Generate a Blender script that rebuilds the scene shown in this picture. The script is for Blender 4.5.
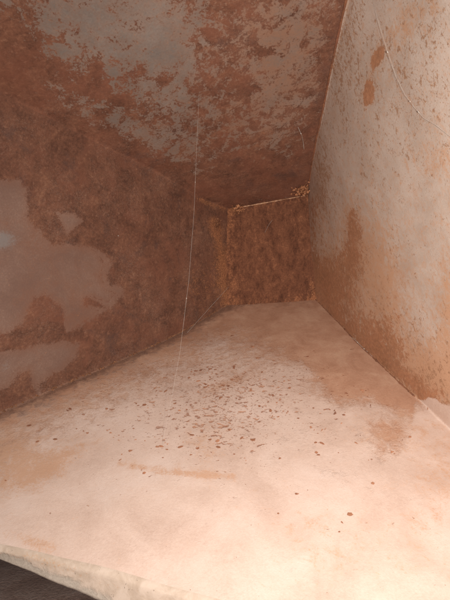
import bpy, math, random
import numpy as np
from mathutils import Vector, Matrix, noise as mnoise

random.seed(7); rng = np.random.default_rng(7)
for o in list(bpy.data.objects): bpy.data.objects.remove(o)
scene = bpy.context.scene
C = scene.collection
R = math.radians

# ------------------------------------------------------------------ camera
F = 433.0                              # focal length in photograph pixels (450 x 600)
CAMZ = 0.43
cam = bpy.data.cameras.new('camera'); camo = bpy.data.objects.new('camera', cam); C.objects.link(camo)
cam.sensor_fit = 'VERTICAL'; cam.sensor_height = 36.0; cam.lens = F / 600 * 36.0
cam.clip_start = 0.01; cam.clip_end = 200
camo.location = (0, 0, CAMZ); camo.rotation_euler = (R(100), 0, 0)
scene.camera = camo
scene.render.resolution_x = 768; scene.render.resolution_y = 1024
CM = Matrix.Translation((0, 0, CAMZ)) @ Matrix.Rotation(R(100), 4, 'X')
CN = np.array(CM); CI = np.array(CM.inverted())

# ------------------------------------------------------------------ light
world = bpy.data.worlds.new('World'); scene.world = world; world.use_nodes = True
bg = world.node_tree.nodes['Background']
bg.inputs[0].default_value = (0.75, 0.85, 1.0, 1); bg.inputs[1].default_value = 0.07

def local(x, y, d): return CM @ Vector((x, y, -d))
def lamp(name, pos, aim, size, watts, col):
    l = bpy.data.lights.new(name, 'AREA'); l.shape = 'DISK'; l.size = size; l.energy = watts; l.color = col
    o = bpy.data.objects.new(name, l); C.objects.link(o)
    o.location = pos; o.rotation_euler = (aim - pos).to_track_quat('-Z', 'Y').to_euler()
    return o
lamp('side_fill', local(-0.50, 0.40, -0.15), local(0.30, -0.30, 0.55), 0.25, 3.7, (1.0, 0.945, 0.89))  # unseen soft side fill, added to brighten the back the torch leaves dim
lamp('torch', local(0.08, -0.02, -0.03), local(0.32, -0.20, 0.80), 0.02, 9.0, (1.0, 0.94, 0.88))

vs = scene.view_settings
vs.view_transform = 'Standard'; vs.look = 'None'; vs.exposure = 0.0; vs.gamma = 1.0; vs.use_curve_mapping = False

# ------------------------------------------------------------------ helpers
def P(px, py, d):
    v = CN @ np.array([(px - 225) / F * d, -(py - 300) / F * d, -d, 1.0]); return v[:3]
def to_px(p):
    p = np.asarray(p, float); q = p @ CI[:3, :3].T + CI[:3, 3]
    d = -q[..., 2]; dd = np.where(np.abs(d) < 1e-4, 1e-4, d)
    return 225 + q[..., 0] / dd * F, 300 - q[..., 1] / dd * F, d
def tag(o, label=None, cat=None, group=None, kind=None):
    for k, v in (('label', label), ('category', cat), ('group', group), ('kind', kind)):
        if v: o[k] = v
    return o
def mesh_obj(name, verts, faces, mat, parent=None, smooth=True):
    me = bpy.data.meshes.new(name); me.from_pydata([tuple(v) for v in verts], [], faces); me.update()
    if smooth: me.polygons.foreach_set('use_smooth', [True] * len(me.polygons))
    if mat: me.materials.append(mat)
    o = bpy.data.objects.new(name, me); C.objects.link(o)
    if parent: o.parent = parent
    return o
def grid_obj(name, V, mat, parent, attrs=None, thick=0.0, flip=False):
    n, m = V.shape[:2]
    idx = np.arange(n * m).reshape(n, m)
    q = np.stack([idx[:-1, :-1], idx[1:, :-1], idx[1:, 1:], idx[:-1, 1:]], -1).reshape(-1, 4)
    i, j = n // 2, m // 2; nn = np.cross(V[i + 1, j] - V[i, j], V[i, j + 1] - V[i, j])
    if np.dot(nn, CN[:3, 3] - V[i, j]) < 0: q = q[:, ::-1]      # faces look into the hopper
    nv = n * m; co = V.reshape(-1, 3)
    if thick:                                                    # coarse outer skin of the plate
        ii = np.unique(np.r_[np.arange(0, n, 12), n - 1]); jj = np.unique(np.r_[np.arange(0, m, 12), m - 1])
        W = V[np.ix_(ii, jj)]; N = np.cross(np.gradient(W, axis=0), np.gradient(W, axis=1)); N /= np.linalg.norm(N, axis=2)[..., None] + 1e-9
        N *= np.sign(np.sum(N * (CN[:3, 3] - W), -1))[..., None]
        W = W - N * thick; k = nv + np.arange(W.shape[0] * W.shape[1]).reshape(W.shape[:2])
        q2 = np.stack([k[:-1, :-1], k[1:, :-1], k[1:, 1:], k[:-1, 1:]], -1).reshape(-1, 4)
        if q[0, 0] == 0: q2 = q2[:, ::-1]
        q = np.r_[q, q2]; co = np.r_[co, W.reshape(-1, 3)]; nv = len(co)
        attrs = {a: np.r_[np.asarray(v).reshape(-1), np.zeros(W.shape[0] * W.shape[1])] for a, v in (attrs or {}).items()}
    me = bpy.data.meshes.new(name)
    me.vertices.add(nv); me.vertices.foreach_set('co', co.reshape(-1).astype(np.float32))
    me.loops.add(q.size); me.loops.foreach_set('vertex_index', q.reshape(-1).astype(np.int32))
    me.polygons.add(len(q)); me.polygons.foreach_set('loop_start', np.arange(0, q.size, 4, dtype=np.int32))
    me.update(calc_edges=True); me.validate()
    me.polygons.foreach_set('use_smooth', [True] * len(me.polygons))
    for k, a in (attrs or {}).items():
        at = me.attributes.new(k, 'FLOAT', 'POINT'); at.data.foreach_set('value', np.ascontiguousarray(a, np.float32).reshape(-1))
    me.materials.append(mat)
    o = bpy.data.objects.new(name, me); C.objects.link(o); o.parent = parent
    return o

# ------------------------------------------------------------------ shader helpers
class NT:
    def __init__(s, name):
        s.m = bpy.data.materials.new(name); s.m.use_nodes = True; s.t = s.m.node_tree
        s.b = s.t.nodes['Principled BSDF']; s.tc = s.t.nodes.new('ShaderNodeTexCoord')
        s.co = s.tc.outputs['Object']
    def n(s, ty, **kw):
        o = s.t.nodes.new(ty)
        for k, v in kw.items(): setattr(o, k, v)
        return o
    def put(s, sock, v):
        if hasattr(v, 'is_linked') or hasattr(v, 'links'): s.t.links.new(v, sock)
        else:
            if isinstance(v, (tuple, list)) and len(v) == 3 and sock.type == 'RGBA': v = (*v, 1)
            sock.default_value = v
    def attr(s, name): return s.n('ShaderNodeAttribute', attribute_name=name).outputs['Fac']
    def mapping(s, scale, rot=(0, 0, 0), loc=(0, 0, 0)):
        o = s.n('ShaderNodeMapping'); s.put(o.inputs['Vector'], s.co)
        o.inputs['Scale'].default_value = scale; o.inputs['Rotation'].default_value = rot; o.inputs['Location'].default_value = loc
        return o.outputs[0]
    def noise(s, scale, detail=4, rough=.6, dist=0, vec=None, lac=2.0):
        o = s.n('ShaderNodeTexNoise'); s.put(o.inputs['Vector'], vec or s.co)
        o.inputs['Scale'].default_value = scale; o.inputs['Detail'].default_value = detail
        o.inputs['Roughness'].default_value = rough; o.inputs['Distortion'].default_value = dist; o.inputs['Lacunarity'].default_value = lac
        return o.outputs['Fac']
    def voro(s, scale, vec=None, feature='F1', rand=1.0):
        o = s.n('ShaderNodeTexVoronoi', feature=feature); s.put(o.inputs['Vector'], vec or s.co)
        o.inputs['Scale'].default_value = scale; o.inputs['Randomness'].default_value = rand
        return o
    def math(s, op, a, b=0.0, c=None, clamp=False):
        o = s.n('ShaderNodeMath', operation=op, use_clamp=clamp); s.put(o.inputs[0], a); s.put(o.inputs[1], b)
        if c is not None: s.put(o.inputs[2], c)
        return o.outputs[0]
    def step(s, v, lo, hi, a=0.0, b=1.0):
        o = s.n('ShaderNodeMapRange', interpolation_type='SMOOTHSTEP'); s.put(o.inputs['Value'], v)
        o.inputs['From Min'].default_value = lo; o.inputs['From Max'].default_value = hi
        o.inputs['To Min'].default_value = a; o.inputs['To Max'].default_value = b
        return o.outputs[0]
    def mix(s, f, a, b):
        o = s.n('ShaderNodeMix', data_type='RGBA'); s.put(o.inputs[0], f); s.put(o.inputs[6], a); s.put(o.inputs[7], b)
        return o.outputs[2]
    def ramp(s, v, stops):
        o = s.n('ShaderNodeValToRGB'); s.put(o.inputs[0], v); e = o.color_ramp.elements
        while len(e) < len(stops): e.new(0.5)
        for k, (p, c) in enumerate(stops): e[k].position = p; e[k].color = (*c, 1)
        return o.outputs[0]
    def bump(s, h, strength, dist, normal=None):
        o = s.n('ShaderNodeBump'); s.put(o.inputs['Height'], h); o.inputs['Strength'].default_value = strength; o.inputs['Distance'].default_value = dist
        if normal: s.put(o.inputs['Normal'], normal)
        return o.outputs[0]
    def out(s, col, rough, normal=None, spec=0.35):
        s.put(s.b.inputs['Base Color'], col); s.put(s.b.inputs['Roughness'], rough)
        s.b.inputs['Specular IOR Level'].default_value = spec
        if normal: s.put(s.b.inputs['Normal'], normal)
        return s.m

RUST = [(.30, (.060, .027, .018)), (.43, (.120, .051, .031)), (.55, (.190, .083, .050)), (.70, (.305, .148, .086))]
def rust_col(s, tint=1.0, scale=1.0):
    a = s.noise(26 * scale, 8, .72, .4); b = s.noise(190 * scale, 5, .7)
    v = s.math('ADD', s.math('MULTIPLY', a, .62), s.math('MULTIPLY', b, .38))
    c = s.ramp(v, [(p, tuple(x * tint for x in col)) for p, col in RUST])
    hv = s.noise(8 * scale, 6, .7, .5)
    c = s.mix(s.step(hv, .46, .64, 0, .5), c, tuple(x * tint for x in (.225, .088, .052)))
    c = s.mix(s.step(s.noise(15 * scale, 7, .72, .4, vec=s.mapping((1, 1, 1), (0, 0, 0), (7, 2, 4))), .52, .70, 0, .5), c, tuple(x * tint for x in (.085, .052, .046)))
    c = s.mix(s.step(s.noise(95 * scale, 5, .75), .56, .72, 0, .45), c, tuple(x * tint for x in (.33, .175, .11)))
    return c, v

def mat_steel(name, paint_a, paint_b, rust_tint=1.0, amp=1.0, speck_vec=None, stain=(.36, .17, .085), noise_scale=55, edge=.2, spk=(.20, .095, .055), spk2=(.31, .165, .10), spk_a=.8, film=.4, st_scale=26, st_w=(.05, 1.0), rust_to=None, orange=False, chalk=False):
    """painted steel, attributes: paint (+ paint / - rust), speck, stain, bare"""
    s = NT(name)
    rc, rv = rust_col(s, rust_tint)
    if rust_to: rc = s.mix(.7, rc, s.mix(s.step(s.noise(150, 4, .7), .4, .62), tuple(c * .75 for c in rust_to), rust_to))
    n1 = s.noise(noise_scale, 9, .72, .5); n2 = s.noise(noise_scale * 6, 5, .68); nb = s.noise(9, 7, .7, .4)
    pv = s.math('ADD', s.math('MULTIPLY', nb, .65), s.math('MULTIPLY', n2, .35))
    pc = s.mix(s.step(pv, .38, .62), paint_a, paint_b)
    stv = s.math('ADD', s.attr('stain'), s.math('ADD', s.math('MULTIPLY', s.math('SUBTRACT', s.noise(st_scale, 8, .72, .5, vec=speck_vec(s) if speck_vec else None), .5), 2.2), s.math('MULTIPLY', s.math('SUBTRACT', n2, .5), 1.4)))
    pc = s.mix(s.math('MULTIPLY', s.step(stv, *st_w), .85), pc, stain)
    bn = s.math('ADD', s.attr('bare'), s.math('ADD', s.math('MULTIPLY', s.math('SUBTRACT', n2, .5), 1.2), s.math('MULTIPLY', s.math('SUBTRACT', n1, .5), 1.2)))
    pc = s.mix(s.step(bn, .3, .9, 0, .8), pc, (.20, .18, .17))
    e = s.math('ADD', s.math('MULTIPLY', s.math('SUBTRACT', n1, .5), 4.2 * amp), s.math('MULTIPLY', s.math('SUBTRACT', n2, .5), 2.2 * amp))
    f = s.math('ADD', s.attr('paint'), e)
    pm = s.step(f, -edge, edge)
    # thin rust film feathering over the paint next to bare rust
    fm = s.math('MULTIPLY', s.step(f, 0, 1.6, 1, 0), film)
    pc = s.mix(fm, pc, stain)
    sv = speck_vec(s) if speck_vec else s.co
    k1 = s.noise(120, 5, .72, .5, vec=sv); k2 = s.noise(400, 3, .65, .2, vec=sv)
    kd = s.math('ADD', s.attr('speck'), s.math('MULTIPLY', s.math('SUBTRACT', s.noise(22, 4, .7), .5), 2.0))
    m1 = s.step(s.math('ADD', k1, s.math('MULTIPLY', kd, .16)), .685, .745)
    m2 = s.step(s.math('ADD', k2, s.math('MULTIPLY', kd, .15)), .68, .79)
    sp = s.math('MULTIPLY', s.math('MAXIMUM', m1, s.math('MULTIPLY', m2, .8)), spk_a)
    keep = s.math('MULTIPLY', pm, s.math('SUBTRACT', 1.0, sp))
    pc = s.mix(sp, pc, s.mix(s.step(n2, .4, .6), spk, spk2))
    col = s.mix(pm, rc, pc)
    # dust caught on the rough surface
    dn = s.noise(430, 3, .7)
    col = s.mix(s.step(s.math('ADD', s.math('MULTIPLY', dn, .6), s.math('MULTIPLY', nb, .4)), .48, .72, 0, .25), col, (.40, .29, .225))
    if orange:      # fresh orange rust near the corners
        om = s.step(s.math('ADD', s.attr('orange'), s.math('ADD', s.math('MULTIPLY', s.math('SUBTRACT', n1, .5), 2.4), s.math('MULTIPLY', s.math('SUBTRACT', n2, .5), 2.0))), .3, 1.2, 0, .85)
        col = s.mix(om, col, s.mix(s.step(n2, .4, .62), (.20, .078, .036), (.42, .185, .085)))
    if chalk:       # pale crust lapping up from the floor
        cm = s.step(s.math('ADD', s.attr('chalk'), s.math('ADD', s.math('MULTIPLY', s.math('SUBTRACT', n1, .5), 2.4), s.math('MULTIPLY', s.math('SUBTRACT', n2, .5), 2.4))), .2, .8)
        col = s.mix(cm, col, s.mix(s.step(pv, .36, .64), (.50, .345, .27), (.62, .475, .40)))
        keep = s.math('ADD', keep, s.math('MULTIPLY', cm, 1.6))
    h = s.math('ADD', s.math('MULTIPLY', keep, .5), s.math('MULTIPLY', s.math('MULTIPLY', rv, s.math('SUBTRACT', 1.2, keep)), 1.2))
    nrm = s.bump(h, .5, .0014); nrm = s.bump(n2, .3, .0010, nrm)
    return s.out(col, s.step(keep, 0, 1, .85, .58), nrm, .3)

def mat_floor():
    """floor sheet: pale chalky crust over tan rusty primer; attributes crust, speck, stain"""
    s = NT('crusted_floor')
    n1 = s.noise(60, 9, .68, .5); n2 = s.noise(330, 4, .65)
    e = s.math('ADD', s.math('MULTIPLY', s.math('SUBTRACT', n1, .5), 3.6), s.math('MULTIPLY', s.math('SUBTRACT', n2, .5), 1.6))
    cm = s.step(s.math('ADD', s.attr('crust'), e), -.85, .95)
    tn = s.math('ADD', s.math('MULTIPLY', s.noise(18, 7, .65, .4), .7), s.math('MULTIPLY', n2, .3))
    tan = s.ramp(tn, [(.33, (.35, .180, .110)), (.5, (.45, .255, .168)), (.66, (.53, .335, .230))])
    pn = s.math('ADD', s.math('MULTIPLY', s.noise(11, 6, .65, .3), .7), s.math('MULTIPLY', n2, .3))
    pale = s.ramp(pn, [(.35, (.49, .345, .275)), (.52, (.58, .43, .355)), (.68, (.63, .49, .42))])
    stv = s.math('ADD', s.attr('stain'), s.math('ADD', s.math('MULTIPLY', s.math('SUBTRACT', s.noise(40, 8, .75, .6), .5), 2.6), s.math('MULTIPLY', s.math('SUBTRACT', n2, .5), 1.8)))
    stm = s.step(stv, .25, 1.15)
    pale = s.mix(s.math('MULTIPLY', stm, .75), pale, (.49, .275, .165))
    col = s.mix(cm, tan, pale)
    # scaly cracks in the crust
    r1 = s.math('ABSOLUTE', s.math('SUBTRACT', s.noise(42, 5, .62, .9, vec=s.mapping((.8, 1.5, 1.3))), .5))
    r2 = s.math('ABSOLUTE', s.math('SUBTRACT', s.noise(95, 4, .6, .8, vec=s.mapping((.7, 1.6, 1.3), (0, 0, 0), (3, 1, 0))), .5))
    lines = s.math('MAXIMUM', s.step(r1, .0, .022, 1.0, 0.0), s.step(r2, .0, .03, .6, 0.0))
    crk = s.math('MULTIPLY', lines, s.step(s.math('ADD', s.attr('crack'), s.math('MULTIPLY', s.math('SUBTRACT', s.noise(33, 6, .7, .3), .5), 3.6)), .3, 1.3))
    col = s.mix(s.math('MULTIPLY', crk, .16), col, (.42, .225, .14))
    # pits through to rust
    k1 = s.noise(120, 3, .6, .4, vec=s.mapping((.75, 1.25, 1)))
    k2 = s.noise(300, 2, .6, .2)
    kd = s.attr('speck')
    m1 = s.step(s.math('ADD', k1, s.math('MULTIPLY', kd, .17)), .70, .76)
    m2 = s.step(s.math('ADD', k2, s.math('MULTIPLY', kd, .15)), .73, .80)
    pit = s.math('MAXIMUM', m1, s.math('MULTIPLY', m2, .8))
    col = s.mix(s.math('MULTIPLY', pit, .75), col, s.mix(s.step(n1, .42, .58), (.26, .100, .052), (.46, .215, .12)))
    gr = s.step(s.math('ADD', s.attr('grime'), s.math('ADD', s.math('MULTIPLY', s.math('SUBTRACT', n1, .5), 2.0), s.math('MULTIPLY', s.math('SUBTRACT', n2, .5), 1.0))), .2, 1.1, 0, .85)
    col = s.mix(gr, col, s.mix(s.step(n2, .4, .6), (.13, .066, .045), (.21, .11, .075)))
    h = s.math('SUBTRACT', s.math('ADD', s.math('MULTIPLY', cm, .35), s.math('MULTIPLY', n1, .40)), s.math('ADD', s.math('MULTIPLY', pit, .35), s.math('MULTIPLY', crk, .25)))
    nrm = s.bump(h, .7, .0024); nrm = s.bump(s.noise(480, 5, .75), .4, .0009, nrm)
    return s.out(col, .88, nrm, .2)

def mat_rust(name, tint, orange=0.0):
    s = NT(name); c, v = rust_col(s, tint, 1.6)
    if orange: c = s.mix(s.step(s.noise(110, 5, .7), .38, .62, 0, orange), c, (.46, .205, .085))
    return s.out(c, .9, s.bump(v, .8, .002), .2)
def mat_plain(name, a, b, scale, rough=.9, bumpd=.001):
    s = NT(name); n = s.noise(scale, 6, .68, .3)
    return s.out(s.mix(s.step(n, .36, .66), a, b), rough, s.bump(n, .5, bumpd), .2)

# ------------------------------------------------------------------ hopper edges (photo pixels -> 3D)
NT_STEPS = 340
D0 = 1.20
def edge(pts, d1):
    pts = np.array(pts, float); seg = np.r_[0, np.cumsum(np.hypot(*np.diff(pts, axis=0).T))]; seg /= seg[-1]
    ss = np.linspace(0, 1, 1200)
    px = np.interp(ss, seg, pts[:, 0]); py = np.interp(ss, seg, pts[:, 1])
    ker = np.hanning(161); ker /= ker.sum()
    sm = lambda a: np.convolve(np.r_[2 * a[0] - a[80:0:-1], a, 2 * a[-1] - a[-2:-82:-1]], ker, 'valid')
    px, py = sm(px), sm(py)
    d = 1 / (1 / D0 + ss * (1 / d1 - 1 / D0)); t = (D0 - d) / (D0 - d1)
    tt = np.linspace(0, 1, NT_STEPS)
    px = np.interp(tt, t, px); py = np.interp(tt, t, py); d = np.interp(tt, t, d)
    return np.array([P(a, b, c) for a, b, c in zip(px, py, d)])
E1 = edge([(228, 304), (180, 334), (90, 374), (0, 413), (-180, 497)], .62)
E2 = edge([(229, 210), (202, 199), (150, 168), (90, 138), (0, 92), (-250, -40)], .50)
E3 = edge([(307, 196), (310, 172), (317, 138), (327, 88), (337, 43), (348, 0), (425, -300)], .42)
E4 = edge([(315, 299), (335, 319), (360, 344), (420, 401), (765, 733)], .372)

def fold(Cn, A, B, r):
    da = A - Cn; db = B - Cn
    da /= np.linalg.norm(da, axis=1)[:, None]; db /= np.linalg.norm(db, axis=1)[:, None]
    return Cn + da * r[:, None], Cn + db * r[:, None]
tt = np.linspace(0, 1, NT_STEPS); rs = .25 + .75 * tt
RAD = {1: .012 * rs, 2: .016 * rs, 3: .016 * rs, 4: .008 * rs}
def panel(Ca, Cb, Aprev, Bnext, ra, rb, n):
    """from the middle of the fold at Ca to the middle of the fold at Cb"""
    a_in, a_out = fold(Ca, Cb, Aprev, ra); b_in, b_out = fold(Cb, Ca, Bnext, rb)
    k = 9; rows = []
    for u in np.linspace(.5, 1, k): rows.append((1 - u) ** 2 * a_out + 2 * u * (1 - u) * Ca + u * u * a_in)
    for u in np.linspace(0, 1, n - 2 * k + 2)[1:-1]: rows.append(a_in * (1 - u) + b_in * u)
    for u in np.linspace(1, .5, k): rows.append((1 - u) ** 2 * b_out + 2 * u * (1 - u) * Cb + u * u * b_in)
    V = np.stack(rows, 0)                       # (n, T, 3)
    sh = V.reshape(-1, 3); out = np.empty_like(sh)
    for i, p in enumerate(sh):
        v = Vector(p)
        w = mnoise.noise_vector(v * 4.5) * .004 + mnoise.noise_vector(v * 15) * .0012
        out[i] = p + np.array(w)
    return out.reshape(V.shape)
Vfloor = panel(E1, E4, E2, E3, RAD[1], RAD[4], 340)
Vleft = panel(E2, E1, E3, E4, RAD[2], RAD[1], 240)
Vceil = panel(E3, E2, E4, E1, RAD[3], RAD[2], 280)
Vright = panel(E4, E3, E1, E2, RAD[4], RAD[3], 260)

# ------------------------------------------------------------------ wear masks (where paint, crust and rust lie on each sheet)
def blob(px, py, cx, cy, rx, ry=None, rot=0):
    ry = ry or rx; c, s = math.cos(R(rot)), math.sin(R(rot)); x = px - cx; y = py - cy
    return np.exp(-(((x * c + y * s) / rx) ** 2 + ((-x * s + y * c) / ry) ** 2))
def sdf(px, py, poly):
    poly = np.array(poly, float); d = np.full(px.shape, 1e9); ins = np.zeros(px.shape, bool)
    for (x0, y0), (x1, y1) in zip(poly, np.roll(poly, -1, 0)):
        ex, ey = x1 - x0, y1 - y0
        u = np.clip(((px - x0) * ex + (py - y0) * ey) / (ex * ex + ey * ey + 1e-9), 0, 1)
        d = np.minimum(d, np.hypot(px - x0 - u * ex, py - y0 - u * ey))
        c = ((y0 > py) != (y1 > py)) & (px < ex * (py - y0) / (ey if abs(ey) > 1e-9 else 1e-9) + x0); ins ^= c
    return np.where(ins, d, -d)
def seg(px, py, pts, w):
    d = np.full(px.shape, 1e9)
    for (x0, y0), (x1, y1) in zip(pts[:-1], pts[1:]):
        ex, ey = x1 - x0, y1 - y0; u = np.clip(((px - x0) * ex + (py - y0) * ey) / (ex * ex + ey * ey), 0, 1)
        d = np.minimum(d, np.hypot(px - x0 - u * ex, py - y0 - u * ey))
    return np.exp(-(d / w) ** 2)

# left side sheet
x, y, _ = to_px(Vleft)
A = [(-400, 150), (-60, 172), (0, 180), (20, 180), (27, 188), (27, 218), (40, 232), (52, 246), (60, 243), (85, 246), (97, 252), (104, 262), (101, 276), (107, 290), (117, 292), (106, 305), (90, 318), (80, 326), (68, 331), (64, 318), (60, 306), (45, 293), (35, 297), (27, 312), (20, 325), (8, 333), (-60, 352), (-400, 420)]
hole = [(82, 299), (90, 295), (98, 300), (111, 304), (106, 312), (95, 309), (86, 306)]
B = [(57, 212), (75, 213), (84, 221), (72, 230), (68, 236), (62, 226)]
Cc = [(-400, 440), (-60, 362), (22, 349), (60, 341), (78, 345), (75, 358), (62, 371), (46, 377), (38, 389), (32, 381), (30, 370), (20, 372), (10, 386), (-60, 410)]
f = np.maximum.reduce([sdf(x, y, A), sdf(x, y, B) * 1.4, sdf(x, y, Cc)]); f = np.minimum(f, -sdf(x, y, hole) * 1.3)
fl = np.clip(f / 5.5, -2.2, 2.2)
fl = np.where(fl < 0, fl + 1.75 * blob(x, y, 150, 300, 55, 24, -24) + 1.2 * blob(x, y, 112, 268, 26, 22) + .9 * blob(x, y, 60, 160, 60, 14, 25) + 1.1 * blob(x, y, 40, 400, 70, 10, -24), fl)
left_at = dict(orange=1.0 * seg(x, y, [(214, 222), (222, 255), (228, 300)], 7) + .8 * seg(x, y, [(200, 200), (228, 209)], 4) + .45 * blob(x, y, 205, 285, 30, 30), paint=fl,
               stain=.75 * blob(x, y, 20, 240, 40, 25) * .4 + .35 * blob(x, y, 70, 290, 60),
               speck=.15 + .0 * x,
               bare=1.0 * blob(x, y, 2, 240, 18, 11) + .5 * blob(x, y, 6, 366, 10, 5, -50))
# ceiling sheet
x, y, _ = to_px(Vceil)
g = .02 - 1.5 * seg(x, y, [(229, 210), (202, 199), (150, 168), (90, 138), (0, 92), (-120, 30)], 17) - 1.6 * blob(x, y, 262, 178, 65, 26) - 1.2 * blob(x, y, 8, 55, 34, 42) - .5 * blob(x, y, 222, 50, 28, 80) - .5 * blob(x, y, 50, 75, 40, 16, 25)
g += .9 * blob(x, y, 95, 20, 60, 38, 20) + .8 * blob(x, y, 165, 50, 32, 45) + .6 * blob(x, y, 268, 78, 22, 40, 20) + .4 * blob(x, y, 302, 22, 20, 35, 20) + .5 * blob(x, y, 150, 140, 50, 14, 28)
g -= 1.3 * blob(x, y, 96, 64, 7, 8) + 1.3 * blob(x, y, 140, 72, 9, 8) + 1.3 * blob(x, y, 163, 80, 10, 9) + .9 * blob(x, y, 85, 85, 30, 9, 30) + .7 * blob(x, y, 130, 105, 40, 10, 30) + 1.2 * blob(x, y, 268, 52, 9, 4) + 1.0 * blob(x, y, 250, 92, 12, 16)
g -= 1.0 * seg(x, y, [(348, 0), (337, 43), (327, 88), (317, 138), (309, 180)], 15)
ceil_at = dict(paint=g, stain=.22 + .45 * blob(x, y, 270, 60, 80, 120) - .4 * blob(x, y, 110, 60, 90, 60, 20), speck=.35 + .35 * blob(x, y, 130, 110, 90, 40), bare=0 * x)
# right side sheet
x, y, _ = to_px(Vright)
g = 2.0 - 4.6 * blob(x, y, 369, 93, 6, 15, 8) - 4.2 * blob(x, y, 378, 57, 6, 14, 22) - 2.1 * blob(x, y, 353, 222, 11, 26, -12) - 2.2 * blob(x, y, 350, 262, 19, 30) - 1.2 * blob(x, y, 395, 290, 22, 45, -15) - 1.0 * blob(x, y, 328, 275, 12, 30) \
    - 1.9 * seg(x, y, [(316, 290), (345, 310), (378, 345), (425, 392), (500, 470)], 27) - .8 * seg(x, y, [(316, 300), (425, 398)], 8) - .7 * blob(x, y, 385, 335, 26, 22, 45) - 1.3 * blob(x, y, 322, 205, 10, 45) - 1.5 * seg(x, y, [(311, 200), (314, 290)], 7) - .7 * blob(x, y, 335, 120, 14, 50, 10) - 1.1 * seg(x, y, [(350, 0), (334, 55), (319, 115), (311, 180)], 5)
ch = np.clip(sdf(x, y, [(414, 402), (418, 398.5), (424, 399), (428, 396), (436, 397), (441, 402), (450, 405), (462, 416), (480, 428), (560, 500), (900, 860), (860, 880), (400, 420)]) / 2.2, -3, 3)
right_at = dict(chalk=ch, paint=g, stain=.30 * blob(x, y, 360, 240, 38, 50) + .34 * blob(x, y, 385, 280, 22, 40, -15) + .5 * blob(x, y, 450, 310, 14, 50) + .6 * blob(x, y, 440, 375, 40, 22) + .35 * blob(x, y, 405, 25, 14, 40, 35) + .35 * blob(x, y, 445, 160, 25, 18) + .4 * seg(x, y, [(330, 290), (375, 340), (430, 385)], 40) + .17,
                speck=.60 + .42 * blob(x, y, 335, 40, 22, 60) + .3 * seg(x, y, [(330, 290), (375, 340), (430, 385)], 35) + .8 * blob(x, y, 322, 190, 10, 40) + .25 * blob(x, y, 400, 80, 70, 70) - .25 * blob(x, y, 430, 230, 50, 60), bare=0 * x)
# floor sheet
x, y, _ = to_px(Vfloor)
edge_line = np.interp(x, [-200, 0, 60, 120, 180, 240, 290, 315, 340, 372, 392, 412, 416, 436, 460, 700], [450, 432, 412, 388, 362, 352, 368, 387, 404, 401, 411, 419, 405, 400, 404, 640])
soft = np.interp(x, [0, 250, 330, 700], [30, 34, 9, 9])
cr = np.clip((y - edge_line) / soft, -2.2, 2.2)
cr = np.minimum(cr, -np.clip(sdf(x, y, [(372, 425), (398, 420), (404, 432), (396, 446), (384, 450), (376, 440)]) / 11, -2.2, .3)); cr += 1.1 * blob(x, y, 300, 372, 30, 10) + 1.0 * blob(x, y, 365, 352, 14, 10)
cr += .6 * blob(x, y, 215, 345, 18, 10) - 1.0 * blob(x, y, 225, 385, 35, 6, -22)
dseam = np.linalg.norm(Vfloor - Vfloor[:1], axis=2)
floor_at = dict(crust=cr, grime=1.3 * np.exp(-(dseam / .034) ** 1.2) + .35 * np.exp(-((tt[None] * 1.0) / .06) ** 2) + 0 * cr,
                speck=-.08 + .82 * blob(x, y, 230, 395, 120, 50, -12) + .35 * blob(x, y, 120, 380, 80, 16, -24) + .35 * blob(x, y, 240, 440, 90, 45),
                stain=.05 + .75 * blob(x, y, 55, 462, 50, 13, -30) + 1.0 * blob(x, y, 8, 455, 42, 38) + .8 * blob(x, y, 35, 543, 25, 8, 17) + .75 * seg(x, y, [(120, 463), (165, 472), (235, 477)], 4) + .5 * blob(x, y, 205, 445, 22, 30) + .35 * blob(x, y, 330, 545, 80, 40) + .5 * blob(x, y, 440, 480, 40, 60) + .4 * blob(x, y, 390, 430, 50, 20),
                crack=.55 * blob(x, y, 320, 430, 85, 48) + .3 * blob(x, y, 400, 480, 70, 40) + .25 * blob(x, y, 180, 400, 80, 40))

# ------------------------------------------------------------------ the hopper
hopper = bpy.data.objects.new('steel_hopper', None); C.objects.link(hopper)
tag(hopper, 'rusty tapered steel hopper seen into its mouth, paint peeling, chalky crust on its floor', 'hopper')

drip = lambda s: s.mapping((1.1, 1.0, .72), (0, R(8), 0))
m_left = mat_steel('left_sheet_paint', (.160, .090, .067), (.200, .118, .088), .86, .72, noise_scale=58, stain=(.19, .088, .055), edge=.32, film=.45, orange=True)
m_ceil = mat_steel('ceiling_sheet_paint', (.165, .140, .124), (.235, .192, .166), 1.0, 1.6, noise_scale=46, stain=(.27, .145, .092), edge=.25, film=.35)
m_right = mat_steel('right_sheet_paint', (.42, .325, .265), (.53, .43, .365), 2.0, 1.25, drip, (.48, .265, .155), noise_scale=72, edge=.26, spk=(.25, .125, .07), spk2=(.40, .225, .13), spk_a=.88, film=.3, st_scale=95, st_w=(.10, .8), rust_to=(.43, .21, .105), chalk=True)
m_floor = mat_floor()
def mat_back():
    s = NT('back_plate_rust'); n = s.noise(38, 9, .80, .3, vec=s.mapping((1.3, 1, .7))); n2 = s.noise(260, 5, .75)
    v = s.math('ADD', s.math('MULTIPLY', n, .68), s.math('MULTIPLY', n2, .32))
    c = s.ramp(v, [(.34, (.045, .018, .011)), (.45, (.130, .050, .027)), (.56, (.215, .086, .045)), (.72, (.37, .165, .085))])
    k = s.step(s.math('ADD', s.attr('crusty'), s.math('MULTIPLY', s.math('SUBTRACT', v, .5), 7.0)), .25, 1.6, 0, .75)
    c = s.mix(k, c, s.mix(s.step(n2, .4, .6), (.24, .088, .038), (.44, .185, .085)))
    return s.out(c, .88, s.bump(v, .9, .004), .25)
m_back = mat_back()
m_weld = mat_rust('weld_rust', 1.15, .2)
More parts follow.
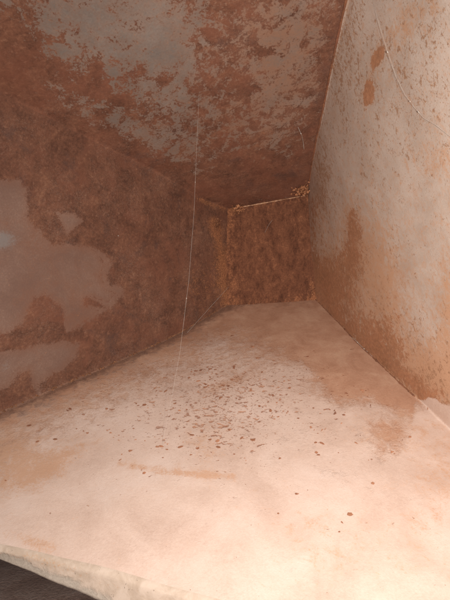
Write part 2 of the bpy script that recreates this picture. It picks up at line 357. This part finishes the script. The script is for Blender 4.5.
m_crust = mat_plain('orange_rust_crust', (.24, .092, .042), (.58, .28, .145), 190)
m_flake = mat_plain('rust_flake_brown', (.21, .082, .046), (.46, .225, .13), 45)
m_dull = mat_plain('dull_rust_crust', (.15, .062, .033), (.33, .155, .08), 140)
m_tip = mat_plain('flaking_edge', (.36, .18, .09), (.66, .42, .28), 220)
m_outer = mat_plain('lip_primer', (.30, .25, .20), (.47, .385, .31), 70, .8)

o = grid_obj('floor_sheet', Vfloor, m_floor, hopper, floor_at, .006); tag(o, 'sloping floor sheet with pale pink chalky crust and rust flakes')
o = grid_obj('side_sheet', Vleft, m_left, hopper, left_at, .006); tag(o, 'dark brown rusted side sheet with mauve paint patches')
o = grid_obj('side_sheet', Vright, m_right, hopper, right_at, .006); tag(o, 'pale grey painted side sheet freckled with rust')
o = grid_obj('roof_sheet', Vceil, m_ceil, hopper, ceil_at, .006); tag(o, 'sloping top sheet, grey paint breaking into rust')

# back plate
c1, c2, c3, c4 = E1[0], E2[0], E3[0], E4[0]
fwd = np.array(CM.to_3x3() @ Vector((0, 0, -1)))
n = 90; U, W = np.meshgrid(np.linspace(-.22, 1.22, n), np.linspace(-.22, 1.22, n), indexing='ij')
Vb = ((1 - U) * (1 - W))[..., None] * c1 + (U * (1 - W))[..., None] * c4 + (U * W)[..., None] * c3 + ((1 - U) * W)[..., None] * c2 - fwd * .006
sh = Vb.reshape(-1, 3)
for i, p in enumerate(sh):
    v = Vector(p); sh[i] = p + fwd * (mnoise.noise(v * 30) * .003 + mnoise.noise(v * 90) * .0015)
Vb = sh.reshape(n, n, 3)
eb = .75 * np.exp(-np.abs(U) / .12) + .45 * np.exp(-(W / .06) ** 2) + .5 * np.exp(-((1 - W) / .05) ** 2) + .9 * np.exp(-((1 - U) / .08) ** 2) * np.exp(-(W / .2) ** 2)
o = grid_obj('back_plate', Vb, m_back, hopper, dict(crusty=eb), .006); tag(o, 'small dark brown pitted plate closing the narrow end')

# anchors on the sheets
SHEETS = {}
for k, V in (('floor', Vfloor), ('left', Vleft), ('ceil', Vceil), ('right', Vright), ('back', Vb)):
    SHEETS[k] = (V, *to_px(V)[:2])
def anchor(k, px, py, lift=0.0):
    V, X, Y = SHEETS[k]; i, j = np.unravel_index(np.argmin((X - px) ** 2 + (Y - py) ** 2), X.shape)
    i = min(max(i, 1), V.shape[0] - 2); j = min(max(j, 1), V.shape[1] - 2)
    nn = np.cross(V[i + 1, j] - V[i - 1, j], V[i, j + 1] - V[i, j - 1]); nn /= np.linalg.norm(nn)
    p = V[i, j]
    if np.dot(nn, CN[:3, 3] - p) < 0: nn = -nn
    return Vector(p + nn * lift), Vector(nn)

# weld beads
def bead(pts, r, mat, parent, name='weld_bead', nr=8, rough=.35, seed=0):
    pts = [Vector(p) for p in pts]; verts = []; faces = []
    for i, p in enumerate(pts):
        t = (pts[min(i + 1, len(pts) - 1)] - pts[max(i - 1, 0)]).normalized()
        a = t.orthogonal().normalized() if i == 0 else (a - t * a.dot(t)).normalized()
        b = t.cross(a); rr = r[i] if hasattr(r, '__len__') else r
        for k in range(nr):
            th = 2 * math.pi * k / nr; d = a * math.cos(th) + b * math.sin(th)
            q = rr * (1 + rough * mnoise.noise((p + d * rr) * 160 + Vector((seed, 0, 0))) + rough * .8 * mnoise.noise((p + d * rr) * 60))
            verts.append(p + d * q)
        if i:
            o_ = (i - 1) * nr
            for k in range(nr): faces.append((o_ + k, o_ + (k + 1) % nr, o_ + nr + (k + 1) % nr, o_ + nr + k))
    faces += [tuple(range(nr))[::-1], tuple(range(len(verts) - nr, len(verts)))]
    return mesh_obj(name, verts, faces, mat, parent)
def seam(V, row, step=2, lift=.0): return [V[row, j] for j in range(0, V.shape[1], step)]
bead(seam(Vceil, 0), .0022, m_weld, hopper, rough=.3)                 # top sheet to pale side sheet
bead([p - np.array((0, 0, .0016)) for p in seam(Vfloor, -1) if to_px(p)[0] < 415], .0022, m_weld, hopper, rough=.7)        # floor to pale side sheet
top = [np.array(c2) * (1 - u) + np.array(c3) * u - fwd * .009 for u in np.linspace(.05, 1, 90)]
bead(top, [.0012 + .0040 * abs(mnoise.noise(Vector((u * 9, 0, 0)))) for u in range(90)], m_tip, hopper, rough=.9)

# orange rust crust lumps in the corners of the back plate
def crust_lump(px, py, r, seed, nfl=46, sx=1.0, sy=1.0, k='back'):
    c, nn = anchor(k, px, py, .002); rr = random.Random(seed); verts = []; faces = []
    ta = nn.orthogonal().normalized(); tb = nn.cross(ta)
    up = Vector((0, 0, 1)); tb = (up - nn * up.dot(nn)).normalized(); ta = tb.cross(nn)
    for _ in range(nfl):
        g1, g2 = rr.gauss(0, .5), rr.gauss(0, .5)
        p = c + ta * g1 * r * sx + tb * g2 * r * sy + nn * abs(rr.gauss(0, .35)) * r * max(0, 1 - .5 * (g1 * g1 + g2 * g2))
        s = r * rr.uniform(.06, .19); ax = Vector((rr.gauss(0, 1), rr.gauss(0, 1), rr.gauss(0, 1))).normalized(); bx = ax.orthogonal().normalized(); cx = ax.cross(bx)
        b0 = len(verts); m = rr.randint(5, 7)
        for i in range(m):
            th = 2 * math.pi * i / m; q = s * rr.uniform(.6, 1.2); verts.append(p + bx * math.cos(th) * q + cx * math.sin(th) * q * .8)
        verts.append(p + ax * s * .14); verts.append(p - ax * s * .10)
        for i in range(m): faces.append((b0 + i, b0 + (i + 1) % m, b0 + m)); faces.append((b0 + (i + 1) % m, b0 + i, b0 + m + 1))
    return mesh_obj('rust_crust', verts, faces, m_crust if k != 'left' else m_dull, hopper, smooth=False)
crust_lump(237, 208, .020, 1, 170, 1.0, .9); crust_lump(302, 188, .024, 2, 180, .8, 1.0, 'ceil'); crust_lump(313, 292, .012, 3, 90, .5, 1.6)
crust_lump(216, 224, .013, 4, 90, .9, 1.2, 'left'); crust_lump(224, 250, .010, 5, 80, .7, 3.2, 'left'); crust_lump(227, 282, .010, 6, 90, .8, 2.5, 'left')
crust_lump(206, 203, .008, 8, 50, 2, .6, 'left')

# front lip folded down from the floor sheet
lipc = Vfloor[:, -1]; lx, ly, ld = to_px(lipc); lip_rows = []
prof = [(0.0, 0.0)] + [(math.sin(a) * .55, 1 - math.cos(a)) for a in np.linspace(.2, math.pi / 2, 6)]
bandpx = np.clip(11 + .16 * np.clip(lx, -20, 900), 8, 30)
Vl = []
for i, p in enumerate(lipc):
    hgt = bandpx[i] / F * ld[i] * 1.02; v = Vector(p)
    j = mnoise.noise(v * 25) * .0008 + mnoise.noise(v * 90) * .0004
    row = []; rad = min(.0055, hgt * .5); din = (Vfloor[i, -1] - Vfloor[i, -4]); din /= np.linalg.norm(din)
    dn = np.array((0, 0, -1.0))
    for a in np.linspace(0, 1.35, 9): row.append(np.array(p) + din * (rad * math.sin(a) + j * math.sin(a)) + dn * (rad * (1 - math.cos(a))))
    last = row[-1]
    for u in np.linspace(0, 1, 10)[1:]: row.append(last + dn * (hgt - rad * .78) * u + np.array((0, 1, 0)) * .004 * u + np.array((0, -1, 0)) * j * .6)
    e = row[-1]
    row.append(e + np.array((0, .008, .0))); row.append(e + np.array((0, .009, .02)))
    Vl.append(row)
Vl = np.array(Vl); lipx, lipy, _ = to_px(Vl)
wgt = np.linspace(0, 1, Vl.shape[1])[None] * np.ones((Vl.shape[0], 1))
def mat_lip():
    s = NT('chalky_lip'); n = s.noise(45, 8, .7, .4); n2 = s.noise(300, 4, .7)
    cm = s.step(s.math('ADD', s.attr('crust'), s.math('MULTIPLY', s.math('SUBTRACT', n, .5), 2.2)), -.2, .3)
    under = s.mix(s.step(n2, .35, .65), (.33, .275, .225), (.42, .355, .295))
    pale = s.mix(s.step(n, .36, .64), (.40, .305, .235), (.50, .395, .32))
    st = s.step(s.math('ADD', s.attr('stain'), s.math('MULTIPLY', s.math('SUBTRACT', n2, .5), 1.6)), .35, .9)
    col = s.mix(s.math('MULTIPLY', st, .8), s.mix(cm, under, pale), (.42, .22, .11))
    pit = s.step(s.noise(190, 4, .68), .66, .72); col = s.mix(s.math('MULTIPLY', pit, .6), col, (.12, .07, .045))
    return s.out(col, .85, s.bump(s.math('SUBTRACT', s.math('ADD', s.math('MULTIPLY', cm, .6), n), pit), .6, .0012), .25)
xl = lipx
lip_at = dict(crust=np.clip((1.0 + .0045 * (xl - 40) - wgt * 1.6) * 2.0, -1.6, 1.8), stain=.45 * np.exp(-((wgt - .3) / .22) ** 2) * np.exp(-((xl - 45) / 45) ** 2) + .25 * np.exp(-((wgt - .55) / .2) ** 2))
o = grid_obj('front_lip', Vl, mat_lip(), hopper, lip_at); tag(o, 'thick rounded front lip, chalky with bare grey underside')

# supports under the hopper
def boxy(name, c, s, mat, parent):
    v = [(c[0] + sx * s[0] / 2, c[1] + sy * s[1] / 2, c[2] + sz * s[2] / 2) for sx in (-1, 1) for sy in (-1, 1) for sz in (-1, 1)]
    f = [(0, 1, 3, 2), (4, 6, 7, 5), (0, 4, 5, 1), (2, 3, 7, 6), (0, 2, 6, 4), (1, 5, 7, 3)]
    o = mesh_obj(name, v, f, mat, parent, False); b = o.modifiers.new('bevel', 'BEVEL'); b.width = .006; b.segments = 2
    return o
for xx, yy in ((-.12, 1.05), (.26, 1.05), (-.18, .86), (.36, .82)):
    V = Vfloor.reshape(-1, 3); k = np.argmin((V[:, 0] - xx) ** 2 + (V[:, 1] - yy) ** 2); top_z = V[np.hypot(V[:, 0] - xx, V[:, 1] - yy) < .06, 2].min() - .012
    boxy('support_leg', (xx, yy, top_z / 2), (.05, .05, top_z), m_weld, hopper)

# rust flakes lying on the floor crust
def flake_mesh(seed):
    rr = random.Random(seed); m = rr.randint(6, 9); verts = []; faces = []
    el = rr.uniform(.3, .65)
    curl = rr.uniform(.05, .30)
    ring = [(math.cos(2 * math.pi * i / m) * rr.uniform(.45, 1.3), math.sin(2 * math.pi * i / m) * rr.uniform(.45, 1.3) * el) for i in range(m)]
    for (a, b) in ring: verts.append((a, b, .06 + curl * a * a * .5))
    for (a, b) in ring: verts.append((a * .96, b * .96, -.08))
    verts.append((0, 0, .10))
    for i in range(m):
        j = (i + 1) % m; faces.append((i, j, 2 * m)); faces.append((j, i, m + i, m + j))
    faces.append(tuple(range(2 * m - 1, m - 1, -1)))
    me = bpy.data.meshes.new('rust_flake'); me.from_pydata(verts, [], faces); me.update(); me.materials.append(m_flake)
    return me
FM = [flake_mesh(i) for i in range(9)]
def flake_mat(px, py, r, k='floor', lift=.0007):
    p, nn = anchor(k, px, py, lift)
    ax = Vector((1, .25, 0)); ax = (ax - nn * ax.dot(nn)).normalized(); q = Matrix((ax, nn.cross(ax), nn)).transposed().to_4x4()
    return Matrix.Translation(p) @ q @ Matrix.Rotation(random.gauss(0, .55), 4, 'Z') @ Matrix.Rotation(random.gauss(0, .22), 4, 'X') @ Matrix.Diagonal((r, r, r, 1))
big = [(350, 515, .0042), (253, 440, .0062), (251, 425, .0032), (241, 438, .0038), (220, 398, .0062), (205, 388, .0045), (232, 380, .005), (189, 378, .0042), (247, 388, .004), (218, 447, .0042), (210, 440, .004),
       (188, 422, .0038), (180, 447, .0045), (157, 447, .004), (130, 451, .0035), (298, 419, .0035), (313, 408, .003), (280, 459, .0035), (55, 440, .004), (88, 433, .0032), (83, 415, .004), (112, 410, .0035), (191, 455, .003), (341, 523, .002), (340, 532, .0022), (278, 514, .0024), (270, 395, .004), (290, 388, .0035), (262, 372, .004), (300, 380, .0035)]
for i, (px, py, r) in enumerate(big):
    o = bpy.data.objects.new('rust_flake', FM[i % 9]); C.objects.link(o); o.parent = hopper; o.matrix_world = flake_mat(px, py, r)
verts = []; faces = []
for i in range(1150):
    z = random.random()
    if z < .55: px, py = random.gauss(205, 72), random.gauss(402, 38)
    elif z < .8: px = random.uniform(60, 250); py = 424 - .31 * px + random.gauss(0, 12) + 12
    else: px, py = random.gauss(320, 45), random.gauss(415, 30)
    if py < 318 + abs(px - 265) * .35 or mnoise.noise(Vector(((px + 1.6 * py) / 34, (py - .55 * px) / 9, 2))) + .6 * mnoise.noise(Vector((px / 50, py / 24, 7))) < .22: continue
    me = FM[i % 9]; M = flake_mat(px, py, random.choice((.0013, .0016, .0020, .0024, .0030, .0042))); b0 = len(verts)
    verts += [M @ v.co for v in me.vertices]; faces += [tuple(b0 + q for q in p.vertices) for p in me.polygons]
o = mesh_obj('small_rust_flakes', verts, faces, m_flake, hopper, False); tag(o, kind='stuff')

verts = []; faces = []
for row, V, n_ in ((0, Vfloor, 520), (-1, Vfloor, 420)):
    for i in range(n_):
        j = int(random.random() ** 1.3 * (NT_STEPS - 8)) + 2; off = abs(random.gauss(0, 3.0)); k = int(off) if row == 0 else -1 - int(off)
        if mnoise.noise(Vector((j / 9, row * 5, 0))) < -.15: continue
        p = V[k, j]
        if row == -1 and to_px(p)[0] > 412: continue
        me = FM[i % 9]; r = random.choice((.0010, .0014, .0019, .0026)) * (1.4 if row == 0 else 1)
        M = Matrix.Translation(Vector(p) + Vector((0, 0, .0008))) @ Matrix.Rotation(random.uniform(0, 6.28), 4, 'Z') @ Matrix.Rotation(random.gauss(0, .6), 4, 'X') @ Matrix.Diagonal((r, r * 1.3, r * 2.2, 1)); b0 = len(verts)
        verts += [M @ v.co for v in me.vertices]; faces += [tuple(b0 + q for q in p_.vertices) for p_ in me.polygons]
o = mesh_obj('seam_dirt', verts, faces, m_dull, hopper, False); tag(o, kind='stuff')

# ------------------------------------------------------------------ spider threads and scraps of web
def silk():
    s = NT('dusty_silk'); n = s.noise(300, 3, .6)
    return s.out(s.mix(n, (.42, .36, .31), (.62, .56, .50)), .55, None, .5)
m_silk = silk()
def thread(name, pts, r, label, clumps=(), n=60, wob=.0012, seed=0):
    pts = [Vector(p) for p in pts]; out = []
    L = [0]; 
    for a, b in zip(pts[:-1], pts[1:]): L.append(L[-1] + (b - a).length)
    arr = np.array(pts)
    for u in np.linspace(0, L[-1], n):
        p = Vector([np.interp(u, L, arr[:, k]) for k in range(3)]); e = min(u, L[-1] - u) / L[-1] * 4
        out.append(p + mnoise.noise_vector(p * 22 + Vector((seed, 3, 1))) * wob * min(1, e))
    rad = [r * (.75 + .7 * abs(mnoise.noise(p * 70 + Vector((seed, 0, 0))))) for p in out]
    root = bead(out, rad, m_silk, None, name, 5, .2, seed)
    tag(root, label, 'cobweb', 'cobweb threads inside the hopper')
    for (u, cr_) in clumps:
        p = out[int(u * (n - 1))]; t = (out[min(int(u * (n - 1)) + 1, n - 1)] - out[max(int(u * (n - 1)) - 1, 0)]).normalized()
        q = [p + t * (v - .5) * cr_ * 5 for v in np.linspace(0, 1, 9)]
        bead(q, [cr_ * (.25 + math.sin(math.pi * v) ** 1.2 * .8) for v in np.linspace(0, 1, 9)], m_silk, root, 'dust_clump', 6, .7, seed)
    return root
a0, _ = anchor('ceil', 199, 92, .0005); a1, _ = anchor('floor', 163, 445, .0005)
def along(px, py, u): # a point on the pixel ray at the depth of the straight thread
    d0 = to_px(np.array(a0))[2]; d1 = to_px(np.array(a1))[2]; return P(px, py, 1 / ((1 - u) / d0 + u / d1))
thread('spider_thread', [a0, along(197, 140, .12), along(194, 210, .31), along(189, 280, .5), along(180, 352, .69), along(171, 402, .84), a1], .00013, 'long pale spider thread hanging from roof sheet down to crusted floor', [(.28, .0005), (.62, .0005)], 120, .0006)
b0_, _ = anchor('back', 229, 287, .002); b1_, _ = anchor('floor', 187, 333, .001)
thread('spider_thread', [b0_, b1_], .00028, 'short diagonal spider thread across bottom corner beside the back plate', [(.3, .0006)], 40, .0008, 5)
def near_right(px, py, gap):
    d = to_px(np.array(anchor('right', px, py)[0]))[2]; return P(px, py, d - gap)
w = [near_right(*q) for q in ((373, 2, .001), (378, 20, .010), (383, 37, .013), (388, 54, .013), (396, 76, .012), (405, 94, .011), (414, 106, .011), (424, 118, .011), (436, 125, .008), (458, 143, .001))]
thread('spider_thread', w, .00017, 'long thin spider thread with white tufts strung across pale freckled side sheet', [(.31, .0008), (.62, .0005), (.71, .0008)], 140, .0007, 9)
h0, _ = anchor('ceil', 298, 127, .0005); h1, _ = anchor('ceil', 301, 134, .006); h2, _ = anchor('ceil', 303, 146, .010)
thread('spider_thread', [h0, h1, h2], .0004, 'tiny curled spider thread dangling from orange stained roof sheet near weld seam', [(.3, .001)], 30, .002, 12)
s0 = [anchor('floor', *q, .0012)[0] for q in ((352, 338), (360, 344), (366, 350), (373, 356))]
thread('web_scrap', s0, .0004, 'white scrap of web caught in seam between floor and pale side sheet', [(.3, .0012), (.65, .0010)], 30, .0015, 15)
s1 = [anchor('back', *q, .003)[0] for q in ((272, 221), (269, 226), (265, 232))]
thread('web_scrap', s1, .0002, 'faint hair of web on the dark back plate', (), 24, .001, 18)

# small white fleck on the dark side sheet
p, nn = anchor('left', 118, 236, .0006)
me = FM[3].copy(); me.materials.clear(); me.materials.append(m_silk)
o = bpy.data.objects.new('paint_fleck', me); C.objects.link(o); o.parent = hopper; o.matrix_world = Matrix.Translation(p) @ nn.to_track_quat('Z', 'Y').to_matrix().to_4x4() @ Matrix.Diagonal((.0016, .0016, .0016, 1))

# ------------------------------------------------------------------ ground under the lip
def mat_ground():
    s = NT('reddish_dirt'); n = s.noise(9, 9, .7, .3); n2 = s.noise(120, 5, .7)
    c = s.ramp(s.math('ADD', s.math('MULTIPLY', n, .6), s.math('MULTIPLY', n2, .4)), [(.34, (.26, .155, .120)), (.5, (.38, .25, .20)), (.64, (.50, .37, .31))])
    return s.out(c, .95, s.bump(s.math('ADD', n, n2), .7, .01), .15)
gn = 200; gx = np.linspace(-1, 1, gn); gx = np.sign(gx) * np.abs(gx) ** 3 * 30
GX, GY = np.meshgrid(gx, gx + .7, indexing='ij'); GZ = np.zeros_like(GX)
for i in range(gn):
    for j in range(gn): GZ[i, j] = mnoise.noise(Vector((GX[i, j] * 6, GY[i, j] * 6, 3))) * .006 + mnoise.noise(Vector((GX[i, j] * 25, GY[i, j] * 25, 9))) * .003
o = grid_obj('ground', np.stack([GX, GY, GZ], -1), mat_ground(), None); tag(o, kind='structure')
